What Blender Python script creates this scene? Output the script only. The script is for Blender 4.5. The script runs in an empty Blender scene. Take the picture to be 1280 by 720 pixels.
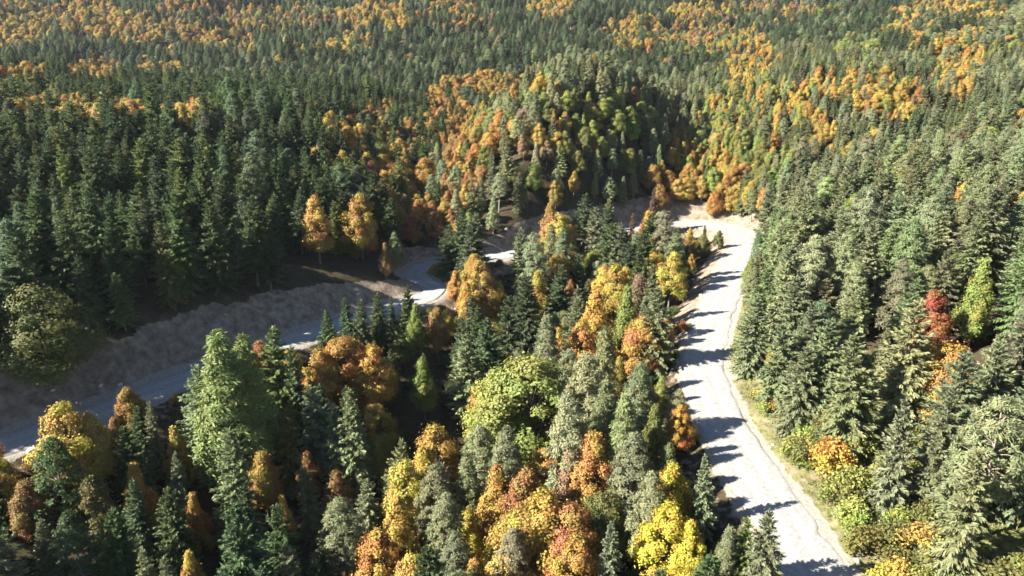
import bpy, math, random
import numpy as np
from mathutils import Vector, Matrix

R = math.radians
rng = np.random.default_rng(7)
random.seed(7)
scene = bpy.context.scene
col = scene.collection

# ------------------------------------------------------------------ camera
CAM_Z, PITCH, F = 42.0, 18.0, 900.0 / 1280.0
cam_data = bpy.data.cameras.new('camera')
cam_data.sensor_width = 36.0
cam_data.lens = 36.0 * F
cam_data.clip_start, cam_data.clip_end = 0.5, 5000.0
cam = bpy.data.objects.new('camera', cam_data)
cam.location = (0, 0, CAM_Z)
cam.rotation_euler = (R(90 - PITCH), 0, 0)
col.objects.link(cam)
scene.camera = cam

# ------------------------------------------------------------------ sky and sun
SUN_EL, SUN_AZ = 33.0, 254.0            # azimuth clockwise from +Y
world = bpy.data.worlds.new('World')
scene.world = world
world.use_nodes = True
wn = world.node_tree
sky = wn.nodes.new('ShaderNodeTexSky')
sky.sky_type = 'NISHITA'
sky.sun_disc = False
sky.sun_elevation = R(SUN_EL)
sky.sun_rotation = R(SUN_AZ)
sky.altitude = 2200
sky.dust_density = 0.5
wn.links.new(sky.outputs[0], wn.nodes['Background'].inputs[0])
wn.nodes['Background'].inputs[1].default_value = 0.05

sun_data = bpy.data.lights.new('sun', 'SUN')
sun_data.energy = 5.0
sun_data.angle = R(0.5)
sun_data.color = (1.0, 0.94, 0.83)
sun = bpy.data.objects.new('sun', sun_data)
to_sun = Vector((math.sin(R(SUN_AZ)) * math.cos(R(SUN_EL)), math.cos(R(SUN_AZ)) * math.cos(R(SUN_EL)), math.sin(R(SUN_EL))))
sun.rotation_euler = to_sun.to_track_quat('Z', 'Y').to_euler()
sun.location = (-200, -60, 220)
col.objects.link(sun)

vs = scene.view_settings
vs.view_transform = 'Standard'
vs.look = 'None'
vs.gamma = 1.0
vs.use_curve_mapping = False
vs.exposure = 2.5
scene.cycles.max_bounces = 5
scene.cycles.diffuse_bounces = 3
scene.cycles.transmission_bounces = 2
scene.cycles.use_denoising = True

# ------------------------------------------------------------------ helpers
SP, CP = math.sin(R(PITCH)), math.cos(R(PITCH))

def project(x, y, z):
    """world point -> photograph pixel (1280 wide) and depth along the view axis"""
    dz = z - CAM_Z
    d = y * CP - dz * SP
    v = -(y * SP + dz * CP)
    dd = np.maximum(d, 1e-3)
    return 640 + 900 * x / dd, 360 + 900 * v / dd, d

def smooth(a, b, x):
    t = np.clip((x - a) / (b - a), 0, 1)
    return t * t * (3 - 2 * t)

_perm = np.random.default_rng(3).random((64, 64))
def vnoise(x, y):
    xi, yi = np.floor(x).astype(int), np.floor(y).astype(int)
    fx, fy = x - xi, y - yi
    fx, fy = fx * fx * (3 - 2 * fx), fy * fy * (3 - 2 * fy)
    g = lambda i, j: _perm[i % 64, j % 64]
    a = g(xi, yi) * (1 - fx) + g(xi + 1, yi) * fx
    b = g(xi, yi + 1) * (1 - fx) + g(xi + 1, yi + 1) * fx
    return (a * (1 - fy) + b * fy) * 2 - 1

def fbm(x, y, s, n=3):
    t, a = 0, 1.0
    for k in range(n):
        t = t + a * vnoise(x / s + 17.3 * k, y / s - 9.1 * k)
        s, a = s * 0.5, a * 0.5
    return t

def tag(o, label=None, cat=None, group=None, kind=None):
    if label: o['label'] = label
    if cat: o['category'] = cat
    if group: o['group'] = group
    if kind: o['kind'] = kind
    return o

def mesh_obj(name, me, mat=None, parent=None):
    o = bpy.data.objects.new(name, me)
    col.objects.link(o)
    if mat is not None and len(me.materials) == 0:
        me.materials.append(mat)
    if parent is not None:
        o.parent = parent
    return o

def make_mesh(name, verts, faces, smooth_shade=False):
    me = bpy.data.meshes.new(name)
    me.from_pydata(np.asarray(verts, dtype=float).tolist(), [], [list(map(int, f)) for f in faces])
    if smooth_shade:
        me.polygons.foreach_set('use_smooth', [True] * len(me.polygons))
    me.update()
    return me

# ------------------------------------------------------------------ road centre line (world metres), bank slope outside
road_ctrl = [  # x, y, outer bank slope
    (34, -40, .35), (28, 10, .35), (25.8, 50, .35), (25.8, 58, .35), (25.3, 66, .35), (25.2, 75, .35), (25.6, 84, .35), (27.2, 94, .35),
    (30.7, 105, .45), (37, 121, .55), (44.6, 140, .6), (52, 158, .65), (55.5, 170, .75), (53, 180, .8), (44, 184, .9),
    (32, 179, 1.5), (20, 170, 1.5), (8, 160, 1.4), (-3, 152, 1.3), (-11, 148.5, 1.2), (-17.5, 145, 1.0), (-19.5, 138, 1.0),
    (-15, 130, .9), (-15.5, 124.5, .9), (-22, 117.5, .9), (-30, 108, 1.2), (-38.5, 97.5, 1.3), (-47, 85.5, 1.3), (-57, 72, 1.3), (-72, 54, .9), (-100, 20, .9), (-135, -30, .9)]
def catmull(P, n):
    P = np.array(P, float)
    Q = np.vstack([2 * P[0] - P[1], P, 2 * P[-1] - P[-2]])
    out = []
    for i in range(1, len(Q) - 2):
        p0, p1, p2, p3 = Q[i - 1], Q[i], Q[i + 1], Q[i + 2]
        L = np.linalg.norm(p2[:2] - p1[:2])
        k = max(2, int(L / n))
        for t in np.arange(k) / k:
            out.append(.5 * ((2 * p1) + (-p0 + p2) * t + (2 * p0 - 5 * p1 + 4 * p2 - p3) * t * t + (-p0 + 3 * p1 - 3 * p2 + p3) * t ** 3))
    out.append(P[-1])
    return np.array(out)
road_line = catmull(road_ctrl, 1.0)
road_coarse = road_line[::3]
HALF_W = 2.9

def road_info(x, y):
    x, y = np.asarray(x, float), np.asarray(y, float)
    best = np.full(x.shape, 1e9); slope = np.zeros(x.shape)
    A = road_coarse
    for i in range(len(A) - 1):
        ax, ay = A[i, 0], A[i, 1]
        bx, by = A[i + 1, 0] - ax, A[i + 1, 1] - ay
        t = np.clip(((x - ax) * bx + (y - ay) * by) / (bx * bx + by * by), 0, 1)
        d = (x - ax - t * bx) ** 2 + (y - ay - t * by) ** 2
        m = d < best
        best = np.where(m, d, best)
        slope = np.where(m, A[i, 2], slope)
    poly = np.vstack([A[:, :2], [(-135, -400)], [(34, -400)]])
    ins = np.zeros(x.shape, bool)
    for i in range(len(poly)):
        x1, y1 = poly[i]; x2, y2 = poly[(i + 1) % len(poly)]
        c = (y1 > y) != (y2 > y)
        with np.errstate(divide='ignore', invalid='ignore'):
            ins ^= c & (x < (x2 - x1) * (y - y1) / (y2 - y1 + 1e-12) + x1)
    return np.sqrt(best), ins, slope

# ------------------------------------------------------------------ terrain
ctrl = np.array([
    # road level (the banks are cut out of these slopes)
    (33, 50, 3), (28, 80, 3), (33, 105, 4), (46, 138, 4), (62, 165, 4), (48, 190, 6), (-14, 155, 4), (-30, 135, 5), (8, 166, 7), (25, 180, 10),
    # wooded terrace above the shaded road
    (-38, 122, 7), (-54, 100, 8), (-68, 84, 8.5), (-100, 55, 10), (-160, 0, 14), (-90, 120, 13), (-60, 150, 13), (-120, 190, 19), (-43, 185, 14), (-48, 230, 17), (-160, 120, 24), (-220, 180, 32),
    (-90, 250, 21), (-180, 270, 31), (-60, 300, 21), (-200, 330, 24), (-100, 340, 20),
    # gully beside the knoll
    (-24, 185, 1), (-24, 230, 2), (-22, 290, 8), (-30, 350, 16),
    # knoll
    (3, 176, 18), (-2, 190, 21), (11, 198, 29), (29, 195, 19), (8, 215, 33), (31, 220, 31), (20, 235, 35), (36, 250, 32), (20, 290, 24), (46, 300, 25), (40, 360, 22),
    # gully between the knoll and the sunlit slope
    (47, 203, 7), (56, 222, 9), (66, 250, 15), (79, 300, 25), (95, 380, 20), (112, 425, 26),
    # sunlit slope
    (50, 60, 7), (75, 50, 15), (110, 40, 24), (48, 95, 7), (70, 95, 14), (100, 95, 20), (140, 90, 27), (75, 140, 11), (110, 140, 18), (160, 140, 27), (80, 190, 12), (120, 190, 19),
    (180, 200, 29), (73, 212, 18), (90, 250, 32), (108, 330, 39), (150, 280, 33), (220, 300, 38), (172, 450, 46), (260, 480, 56), (320, 380, 55), (300, 620, 78), (420, 560, 84), (140, 520, 42),
    # far hillside
    (-300, 430, 34), (-150, 440, 32), (0, 440, 36), (-350, 600, 66), (-150, 600, 62), (60, 600, 66), (-500, 500, 60), (-400, 800, 112), (-150, 800, 108), (100, 800, 112), (400, 800, 122), (650, 700, 120),
    (-600, 1100, 170), (0, 1100, 172), (600, 1100, 175), (1000, 900, 170), (-1000, 800, 140), (-700, 200, 60), (700, 250, 80), (-500, 0, 45), (450, 0, 70), (300, -250, 60), (-300, -250, 25), (0, 1500, 230), (1200, 1500, 235), (-1200, 1500, 225), (1400, 0, 120), (-1400, 0, 80)], float)
def tps(r2):
    return 0.5 * r2 * np.log(np.maximum(r2, 1e-9))
def fit_tps(P):
    n = len(P); s = 100.0
    X = P[:, :2] / s
    K = tps(((X[:, None] - X[None]) ** 2).sum(-1)) + np.eye(n) * 0.01
    A = np.zeros((n + 3, n + 3))
    A[:n, :n] = K; A[:n, n] = 1; A[:n, n + 1:] = X; A[n, :n] = 1; A[n + 1:, :n] = X.T
    b = np.zeros(n + 3); b[:n] = P[:, 2]
    return np.linalg.solve(A, b)
_w = fit_tps(ctrl)
def base_height(x, y):
    X, Y = x / 100.0, y / 100.0
    z = _w[len(ctrl)] + _w[len(ctrl) + 1] * X + _w[len(ctrl) + 2] * Y
    for (cx, cy, _), w in zip(ctrl, _w):
        z = z + w * tps((X - cx / 100) ** 2 + (Y - cy / 100) ** 2)
    return z

def terrain(x, y, full=False):
    x, y = np.asarray(x, float), np.asarray(y, float)
    shp = x.shape
    x, y = x.ravel(), y.ravel()
    d, ins, sl = road_info(x, y)
    far = smooth(180, 600, np.hypot(x, y))
    B = base_height(x, y) + fbm(x, y, 38, 3) * (0.7 + 5.0 * far) + fbm(x + 50, y, 120, 2) * 6.0 * far
    B = np.maximum(B, 0.6)
    rough = fbm(x, y, 5.0, 3)
    dd = np.maximum(d - HALF_W - 0.5, 0)
    bank = dd * sl * (1 + 0.22 * fbm(x + 9, y, 6, 3)) + rough * 0.45 * smooth(0.5, 3, dd) + .55 * fbm(x + 31, y - 7, 2.6, 2) * smooth(0.3, 2.5, dd) * smooth(14, 8, dd) * (x < 60)
    k = 1.2
    out = -np.log(np.exp(-np.clip(bank, -5, 200) / k) + np.exp(-np.clip(B, -5, 200) / k)) * k
    out = out + k * np.log(1 + np.exp(-B / k)) * (1 - smooth(0, 3, dd))
    inn = -14 * (1 - np.exp(-dd * 0.62 / 14)) + rough * 0.3 * smooth(0.5, 4, dd)
    z = np.where(ins, inn, out)
    # low berm along the outer edge of the white road
    berm = np.where(~ins & (x > 15), (0.09 + .2 * fbm(x, y, 3.5, 2)) * np.exp(-((d - HALF_W - 1.0 - .3 * rough) / 0.45) ** 2), 0)
    z = z + berm
    z = np.where(d < HALF_W + 0.3, np.where(d < 2.0, -0.22, -0.07 + .05 * rough), z)
    if not full:
        return z.reshape(shp)
    cut = np.where(~ins, smooth(0.4, 1.6, B - bank), 0) * np.where(x > -12, np.where((x < 2) & (y < 175), smooth(15, 12, bank), smooth(7, 4, bank)), smooth(11, 8, bank))
    fill = np.where(ins, smooth(6, 2, dd), 0)
    return z.reshape(shp), d.reshape(shp), ins.reshape(shp), cut.reshape(shp), fill.reshape(shp)

def axis(lo, a, b, hi, fine, grow):
    pts = list(np.arange(a, b + fine, fine))
    s = fine
    while pts[-1] < hi:
        s = min(s * grow, 22); pts.append(pts[-1] + s)
    s = fine; pre = []
    q = a
    while q > lo:
        s = min(s * grow, 22); q -= s; pre.append(q)
    return np.array(pre[::-1] + pts)
gx = axis(-1100, -95, 85, 1200, 0.9, 1.045)
gy = axis(-150, 35, 205, 1400, 0.9, 1.04)
GX, GY = np.meshgrid(gx, gy)
GZ, GD, GI, GC, GF = terrain(GX, GY, full=True)
nx, ny = len(gx), len(gy)

def height(x, y):
    """bilinear lookup in the ground sheet"""
    x, y = np.asarray(x, float), np.asarray(y, float)
    i = np.clip(np.searchsorted(gx, x) - 1, 0, nx - 2); j = np.clip(np.searchsorted(gy, y) - 1, 0, ny - 2)
    fx = np.clip((x - gx[i]) / (gx[i + 1] - gx[i]), 0, 1); fy = np.clip((y - gy[j]) / (gy[j + 1] - gy[j]), 0, 1)
    return (GZ[j, i] * (1 - fx) + GZ[j, i + 1] * fx) * (1 - fy) + (GZ[j + 1, i] * (1 - fx) + GZ[j + 1, i + 1] * fx) * fy
def lookup(G, x, y):
    i = np.clip(np.searchsorted(gx, x) - 1, 0, nx - 2); j = np.clip(np.searchsorted(gy, y) - 1, 0, ny - 2)
    return G[j, i]

# ------------------------------------------------------------------ node helpers and materials
def new_mat(name):
    m = bpy.data.materials.new(name)
    m.use_nodes = True
    nt = m.node_tree
    nt.nodes.clear()
    out = nt.nodes.new('ShaderNodeOutputMaterial')
    return m, nt, out
def nd(nt, typ, **kw):
    n = nt.nodes.new(typ)
    for k, v in kw.items():
        setattr(n, k, v)
    return n
def noise(nt, vec, scale, detail=4, rough=.55):
    n = nd(nt, 'ShaderNodeTexNoise')
    n.inputs['Scale'].default_value = scale; n.inputs['Detail'].default_value = detail; n.inputs['Roughness'].default_value = rough
    nt.links.new(vec, n.inputs['Vector'])
    return n.outputs['Fac']
def ramp(nt, fac, stops):
    r = nd(nt, 'ShaderNodeValToRGB')
    e = r.color_ramp.elements
    while len(e) < len(stops): e.new(0.5)
    for el, (p, c) in zip(e, stops):
        el.position = p; el.color = (*c, 1)
    nt.links.new(fac, r.inputs[0])
    return r.outputs[0]
def mix(nt, fac, a, b):
    m = nd(nt, 'ShaderNodeMix', data_type='RGBA')
    for s, v in ((0, fac), (6, a), (7, b)):
        if hasattr(v, 'node'): nt.links.new(v, m.inputs[s])
        else: m.inputs[s].default_value = v if s == 0 else (*v, 1)
    return m.outputs[2]
def mth(nt, op, a, b=0.0):
    m = nd(nt, 'ShaderNodeMath', operation=op)
    for s, v in ((0, a), (1, b)):
        if hasattr(v, 'node'): nt.links.new(v, m.inputs[s])
        else: m.inputs[s].default_value = v
    return m.outputs[0]

def ground_material():
    m, nt, out = new_mat('forest_ground')
    p = nd(nt, 'ShaderNodeBsdfPrincipled')
    p.inputs['Roughness'].default_value = 0.95
    p.inputs['Specular IOR Level'].default_value = 0.1
    geo = nd(nt, 'ShaderNodeNewGeometry').outputs['Position']
    at = nd(nt, 'ShaderNodeAttribute', attribute_name='cover')
    sep = nd(nt, 'ShaderNodeSeparateColor')
    nt.links.new(at.outputs['Color'], sep.inputs[0])
    floor = ramp(nt, noise(nt, geo, .55, 6), [(.3, (.02, .015, .01)), (.5, (.045, .032, .02)), (.62, (.035, .038, .016)), (.75, (.075, .055, .03))])
    soil = ramp(nt, noise(nt, geo, .8, 8, .65), [(.32, (.075, .056, .038)), (.5, (.19, .147, .105)), (.66, (.29, .245, .19))])
    soil = mix(nt, mth(nt, 'MULTIPLY', noise(nt, geo, .16, 3), .6), soil, (.13, .10, .075))
    grass = ramp(nt, noise(nt, geo, 1.3, 6, .65), [(.3, (.05, .06, .02)), (.5, (.12, .12, .045)), (.68, (.19, .165, .08))])
    gravel = ramp(nt, noise(nt, geo, 3.0, 5, .7), [(.3, (.16, .138, .11)), (.7, (.27, .245, .21))])
    n2 = noise(nt, geo, .9, 5, .6)
    def msk(s):
        return ramp(nt, mth(nt, 'ADD', s, mth(nt, 'MULTIPLY', mth(nt, 'SUBTRACT', n2, .5), .9)), [(.42, (0, 0, 0)), (.58, (1, 1, 1))])
    c = mix(nt, msk(sep.outputs[1]), floor, grass)
    c = mix(nt, msk(sep.outputs[0]), c, soil)
    c = mix(nt, msk(sep.outputs[2]), c, gravel)
    nt.links.new(c, p.inputs['Base Color'])
    b = nd(nt, 'ShaderNodeBump')
    b.inputs['Strength'].default_value = 0.9; b.inputs['Distance'].default_value = 0.35
    nt.links.new(noise(nt, geo, 1.4, 8, .7), b.inputs['Height'])
    nt.links.new(b.outputs[0], p.inputs['Normal'])
    nt.links.new(p.outputs[0], out.inputs[0])
    return m

def road_material():
    m, nt, out = new_mat('white_gravel')
    p = nd(nt, 'ShaderNodeBsdfPrincipled')
    p.inputs['Roughness'].default_value = 0.9
    p.inputs['Specular IOR Level'].default_value = 0.15
    geo = nd(nt, 'ShaderNodeNewGeometry').outputs['Position']
    at = nd(nt, 'ShaderNodeAttribute', attribute_name='track')
    sep = nd(nt, 'ShaderNodeSeparateColor')
    nt.links.new(at.outputs['Color'], sep.inputs[0])
    c = ramp(nt, noise(nt, geo, 2.2, 8, .7), [(.32, (.145, .141, .133)), (.5, (.225, .221, .213)), (.68, (.27, .266, .258))])
    c = mix(nt, mth(nt, 'MULTIPLY', ramp(nt, noise(nt, geo, .25, 3), [(.35, (0, 0, 0)), (.7, (1, 1, 1))]), .3), c, (.175, .166, .15))
    c = mix(nt, mth(nt, 'MULTIPLY', sep.outputs[0], .35), c, (.285, .282, .276))      # wheel tracks, packed pale
    edge = mth(nt, 'ADD', sep.outputs[1], mth(nt, 'MULTIPLY', mth(nt, 'SUBTRACT', noise(nt, geo, 1.1, 5), .5), .8))
    c = mix(nt, ramp(nt, edge, [(.5, (0, 0, 0)), (.8, (1, 1, 1))]), c, (.19, .162, .125))
    nt.links.new(c, p.inputs['Base Color'])
    b = nd(nt, 'ShaderNodeBump')
    b.inputs['Strength'].default_value = 0.5; b.inputs['Distance'].default_value = 0.06
    nt.links.new(noise(nt, geo, 5.0, 6, .75), b.inputs['Height'])
    nt.links.new(b.outputs[0], p.inputs['Normal'])
    nt.links.new(p.outputs[0], out.inputs[0])
    return m

def foliage_material(name, hue_span, val_lo, val_hi, translucent):
    m, nt, out = new_mat(name)
    ti = nd(nt, 'ShaderNodeAttribute', attribute_name='tint', attribute_type='INSTANCER')
    lt = nd(nt, 'ShaderNodeAttribute', attribute_name='leaf_tone')
    sep = nd(nt, 'ShaderNodeSeparateColor')
    nt.links.new(lt.outputs['Color'], sep.inputs[0])
    h = nd(nt, 'ShaderNodeHueSaturation')
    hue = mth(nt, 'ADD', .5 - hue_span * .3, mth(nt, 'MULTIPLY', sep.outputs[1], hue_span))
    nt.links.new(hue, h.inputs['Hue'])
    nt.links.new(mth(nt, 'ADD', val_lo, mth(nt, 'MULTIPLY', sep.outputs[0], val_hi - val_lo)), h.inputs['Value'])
    nt.links.new(ti.outputs['Color'], h.inputs['Color'])
    p = nd(nt, 'ShaderNodeBsdfPrincipled')
    p.inputs['Roughness'].default_value = 0.65
    p.inputs['Specular IOR Level'].default_value = 0.22
    nt.links.new(h.outputs[0], p.inputs['Base Color'])
    t = nd(nt, 'ShaderNodeBsdfTranslucent')
    nt.links.new(h.outputs[0], t.inputs['Color'])
    ms = nd(nt, 'ShaderNodeMixShader')
    ms.inputs[0].default_value = translucent
    nt.links.new(p.outputs[0], ms.inputs[1]); nt.links.new(t.outputs[0], ms.inputs[2])
    nt.links.new(ms.outputs[0], out.inputs[0])
    return m

def bark_material(name, dark, pale):
    m, nt, out = new_mat(name)
    p = nd(nt, 'ShaderNodeBsdfPrincipled')
    p.inputs['Roughness'].default_value = 0.9
    tc = nd(nt, 'ShaderNodeTexCoord').outputs['Object']
    mp = nd(nt, 'ShaderNodeMapping')
    mp.inputs['Scale'].default_value = (6, 6, 1.2)
    nt.links.new(tc, mp.inputs[0])
    f = noise(nt, mp.outputs[0], 2.0, 5, .65)
    nt.links.new(ramp(nt, f, [(.3, dark), (.7, pale)]), p.inputs['Base Color'])
    b = nd(nt, 'ShaderNodeBump'); b.inputs['Strength'].default_value = .6; b.inputs['Distance'].default_value = .05
    nt.links.new(f, b.inputs['Height']); nt.links.new(b.outputs[0], p.inputs['Normal'])
    nt.links.new(p.outputs[0], out.inputs[0])
    return m

def stone_material():
    m, nt, out = new_mat('pale_stone')
    p = nd(nt, 'ShaderNodeBsdfPrincipled')
    p.inputs['Roughness'].default_value = 0.9
    tc = nd(nt, 'ShaderNodeTexCoord').outputs['Object']
    nt.links.new(ramp(nt, noise(nt, tc, 3, 6, .65), [(.3, (.3, .27, .23)), (.7, (.6, .57, .52))]), p.inputs['Base Color'])
    nt.links.new(p.outputs[0], out.inputs[0])
    return m

M_GROUND, M_ROAD = ground_material(), road_material()
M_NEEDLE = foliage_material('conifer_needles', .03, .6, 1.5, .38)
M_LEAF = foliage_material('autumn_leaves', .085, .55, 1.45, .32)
M_BARK = bark_material('grey_brown_bark', (.05, .04, .032), (.15, .125, .10))
M_PINEBARK = bark_material('pale_pine_bark', (.09, .065, .048), (.27, .225, .185))
M_STONE = stone_material()

# ------------------------------------------------------------------ ground sheet and road
def build_ground():
    V = np.stack([GX, GY, GZ], -1).reshape(-1, 3)
    i, j = np.meshgrid(np.arange(nx - 1), np.arange(ny - 1))
    a = (j * nx + i).ravel()
    F4 = np.stack([a, a + 1, a + nx + 1, a + nx], -1)
    me = bpy.data.meshes.new('ground')
    me.vertices.add(len(V)); me.vertices.foreach_set('co', V.ravel())
    me.loops.add(F4.size); me.loops.foreach_set('vertex_index', F4.ravel().astype(np.int32))
    me.polygons.add(len(F4)); me.polygons.foreach_set('loop_start', (np.arange(len(F4)) * 4).astype(np.int32))
    me.update(calc_edges=True)
    me.polygons.foreach_set('use_smooth', np.ones(len(F4), bool))
    att = me.attributes.new('cover', 'FLOAT_COLOR', 'POINT')
    right = (~GI) & (GX > 12)
    soil = np.maximum(GC * np.where(right & (GY < 150), .45, 1), GF * np.where(GY > 104, .75, .45))
    nz = fbm(GX, GY, 9, 3)
    grass = np.where(right, smooth(26, 10, GD) * smooth(150, 120, GY), 0) + .25 * smooth(.1, .6, nz) * smooth(60, 20, GD)
    grass = np.maximum(grass, np.where((GX > 30) & (GX < 62) & (GY < 62), .8, 0))
    gravel = smooth(HALF_W + 1.5, HALF_W + .3, GD)
    C = np.stack([soil, grass, gravel, np.ones_like(soil)], -1)
    att.data.foreach_set('color', C.ravel().astype(np.float32))
    me.materials.append(M_GROUND)
    tag(mesh_obj('ground', me), kind='structure')
build_ground()

def build_road():
    L = road_line[:, :2]
    T = np.gradient(L, axis=0); T /= np.linalg.norm(T, axis=1)[:, None]
    N = np.stack([-T[:, 1], T[:, 0]], -1)
    K = 23
    V, C = [], []
    for i, (p, n) in enumerate(zip(L, N)):
        w = (HALF_W - (.8 if p[0] < 5 else .5 if p[1] > 160 else 0)) + .55 + .25 * math.sin(i * .31) + .2 * math.sin(i * .83 + 1) + random.uniform(-.15, .15)
        for k in range(K):
            s = (k / (K - 1)) * 2 - 1
            off = s * w
            tr = math.exp(-((abs(off) - 1.05) / .32) ** 2)
            z = .05 * (1 - s * s) - .045 * tr + .012 * math.sin(i * .9 + k) - .30 * max(0, abs(s) - .86) / .14
            V.append((p[0] + n[0] * off, p[1] + n[1] * off, z))
            C.append((tr, max(0, abs(s) - .6) / .4, 0, 1))
    Fc = []
    for i in range(len(L) - 1):
        for k in range(K - 1):
            a = i * K + k
            Fc.append((a, a + 1, a + K + 1, a + K))
    me = make_mesh('road', V, Fc, True)
    att = me.attributes.new('track', 'FLOAT_COLOR', 'POINT')
    att.data.foreach_set('color', np.array(C, np.float32).ravel())
    tag(mesh_obj('road', me, M_ROAD), kind='structure')
build_road()

# ------------------------------------------------------------------ tree meshes (nominal metres, base at the origin)
def norm(a):
    return a / np.maximum(np.linalg.norm(a, axis=-1, keepdims=True), 1e-6)

def leaf_mesh(name, P, D, S, L, W, tone, mat):
    """one kite-shaped face per twig or leaf; tone = (per-face, per-branch) random values"""
    L, W = L[:, None], W[:, None]
    V = np.stack([P, P + D * L * .5 + S * W * .5, P + D * L, P + D * L * .5 - S * W * .5], 1).reshape(-1, 3)
    n = len(P)
    me = bpy.data.meshes.new(name)
    me.vertices.add(n * 4); me.vertices.foreach_set('co', V.ravel())
    me.loops.add(n * 4); me.loops.foreach_set('vertex_index', np.arange(n * 4, dtype=np.int32))
    me.polygons.add(n); me.polygons.foreach_set('loop_start', (np.arange(n) * 4).astype(np.int32))
    me.update(calc_edges=True)
    C = np.zeros((n, 4, 4), np.float32)
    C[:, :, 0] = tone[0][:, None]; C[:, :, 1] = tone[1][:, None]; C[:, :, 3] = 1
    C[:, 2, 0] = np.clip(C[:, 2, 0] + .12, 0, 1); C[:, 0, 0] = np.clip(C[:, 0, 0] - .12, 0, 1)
    at = me.attributes.new('leaf_tone', 'FLOAT_COLOR', 'POINT')
    at.data.foreach_set('color', C.ravel())
    me.materials.append(mat)
    return me

def tube_mesh(name, chains, mat, sides=6):
    """tapered limbs: each chain is a list of (point, radius)"""
    V, Fc = [], []
    for ch in chains:
        b0 = len(V)
        for k, (p, r) in enumerate(ch):
            p = Vector(p)
            q = Vector(ch[min(k + 1, len(ch) - 1)][0]) - Vector(ch[max(k - 1, 0)][0])
            q.normalize()
            u = q.orthogonal().normalized(); w = q.cross(u)
            for s in range(sides):
                a = 2 * math.pi * s / sides
                V.append(p + (u * math.cos(a) + w * math.sin(a)) * r)
        for k in range(len(ch) - 1):
            for s in range(sides):
                a, b = b0 + k * sides + s, b0 + k * sides + (s + 1) % sides
                Fc.append((a, b, b + sides, a + sides))
    me = make_mesh(name, V, Fc, True)
    me.materials.append(mat)
    return me

def spruce(seed, H=12.0, rad=2.3, bare=.08, dense=1.0, droop=.35):
    g = np.random.default_rng(seed)
    z, az, ln, bt = [], [], [], []
    lop, lop_a = g.uniform(.05, .25), g.random() * 6.28
    zz = H * bare
    while zz < H * .975:
        t = zz / H
        env = rad * (1 - t) ** .78 * min(1, .72 + 1.6 * (t - bare))
        n = max(3, int((4.2 + 4.2 * (1 - t)) * dense))
        a0 = g.random() * 6.28
        for k in range(n):
            if g.random() < .07: continue
            z.append(zz + g.normal(0, .12)); az.append(a0 + 6.283 * k / n + g.normal(0, .22))
            ln.append(env * g.uniform(.62, 1.18) * (1 + lop * math.cos(az[-1] - lop_a)) + .14); bt.append(g.random())
        zz += .38 * (1.15 - .45 * t) * g.uniform(.8, 1.2)
    z, az, ln, bt = map(np.array, (z, az, ln, bt))
    th = z / H
    nt = 44
    t = np.tile(np.linspace(.1, 1, nt), (len(z), 1)) + g.normal(0, .025, (len(z), nt))
    side = np.tile(np.where(np.arange(nt) % 2, 1, -1), (len(z), 1))
    slope = (.75 * th - .22)[:, None] + g.normal(0, .07, (len(z), 1))
    dp = droop * (1.1 - th)[:, None]
    r = ln[:, None] * t
    h = z[:, None] + ln[:, None] * (slope * t - dp * t ** 2 + .18 * t ** 4)
    ca, sa = np.cos(az)[:, None], np.sin(az)[:, None]
    P = np.stack([r * ca, r * sa, h], -1).reshape(-1, 3)
    ang = az[:, None] + side * (1.05 - .8 * t) * g.uniform(.7, 1.2, t.shape)
    dz = slope - 2 * dp * t + g.normal(-.26, .36, t.shape)
    D = norm(np.stack([np.cos(ang), np.sin(ang), dz], -1).reshape(-1, 3))
    rad_dir = np.stack([np.repeat(np.cos(az), nt), np.repeat(np.sin(az), nt), np.zeros(t.size)], -1)
    up = norm(g.normal(0, .4, (t.size, 3)) + np.array([0, 0, .8]) + .9 * rad_dir)
    S = norm(np.cross(D, up))
    L = ((.20 + .34 * (1 - t)) * np.minimum(ln[:, None], 1.9) + .16).ravel() * g.uniform(.8, 1.25, t.size)
    L = L * .74
    W = (.115 + .07 * g.random(t.size)) * np.clip(L / .45, .7, 1.3)
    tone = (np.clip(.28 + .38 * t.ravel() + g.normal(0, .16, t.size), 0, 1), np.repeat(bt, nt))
    # leader shoot
    k = 14
    P2 = np.stack([g.normal(0, .04, k), g.normal(0, .04, k), H * np.linspace(.95, .995, k)], -1)
    D2 = norm(np.stack([g.normal(0, .7, k), g.normal(0, .7, k), np.ones(k)], -1))
    S2 = norm(np.cross(D2, g.normal(0, 1, (k, 3))))
    P, D, S = np.vstack([P, P2]), np.vstack([D, D2]), np.vstack([S, S2])
    L = np.concatenate([L, np.full(k, .38)]); W = np.concatenate([W, np.full(k, .14)])
    tone = (np.concatenate([tone[0], np.full(k, .6)]), np.concatenate([tone[1], np.full(k, .5)]))
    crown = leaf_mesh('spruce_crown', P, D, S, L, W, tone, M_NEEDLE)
    ch = [[((0, 0, -.6), .26), ((0, 0, .4), .19), ((0, 0, H * .4), .13), ((0, 0, H * .75), .07), ((0, 0, H * .97), .02)]]
    trunk = tube_mesh('spruce_trunk', ch, M_BARK)
    return trunk, crown

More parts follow.
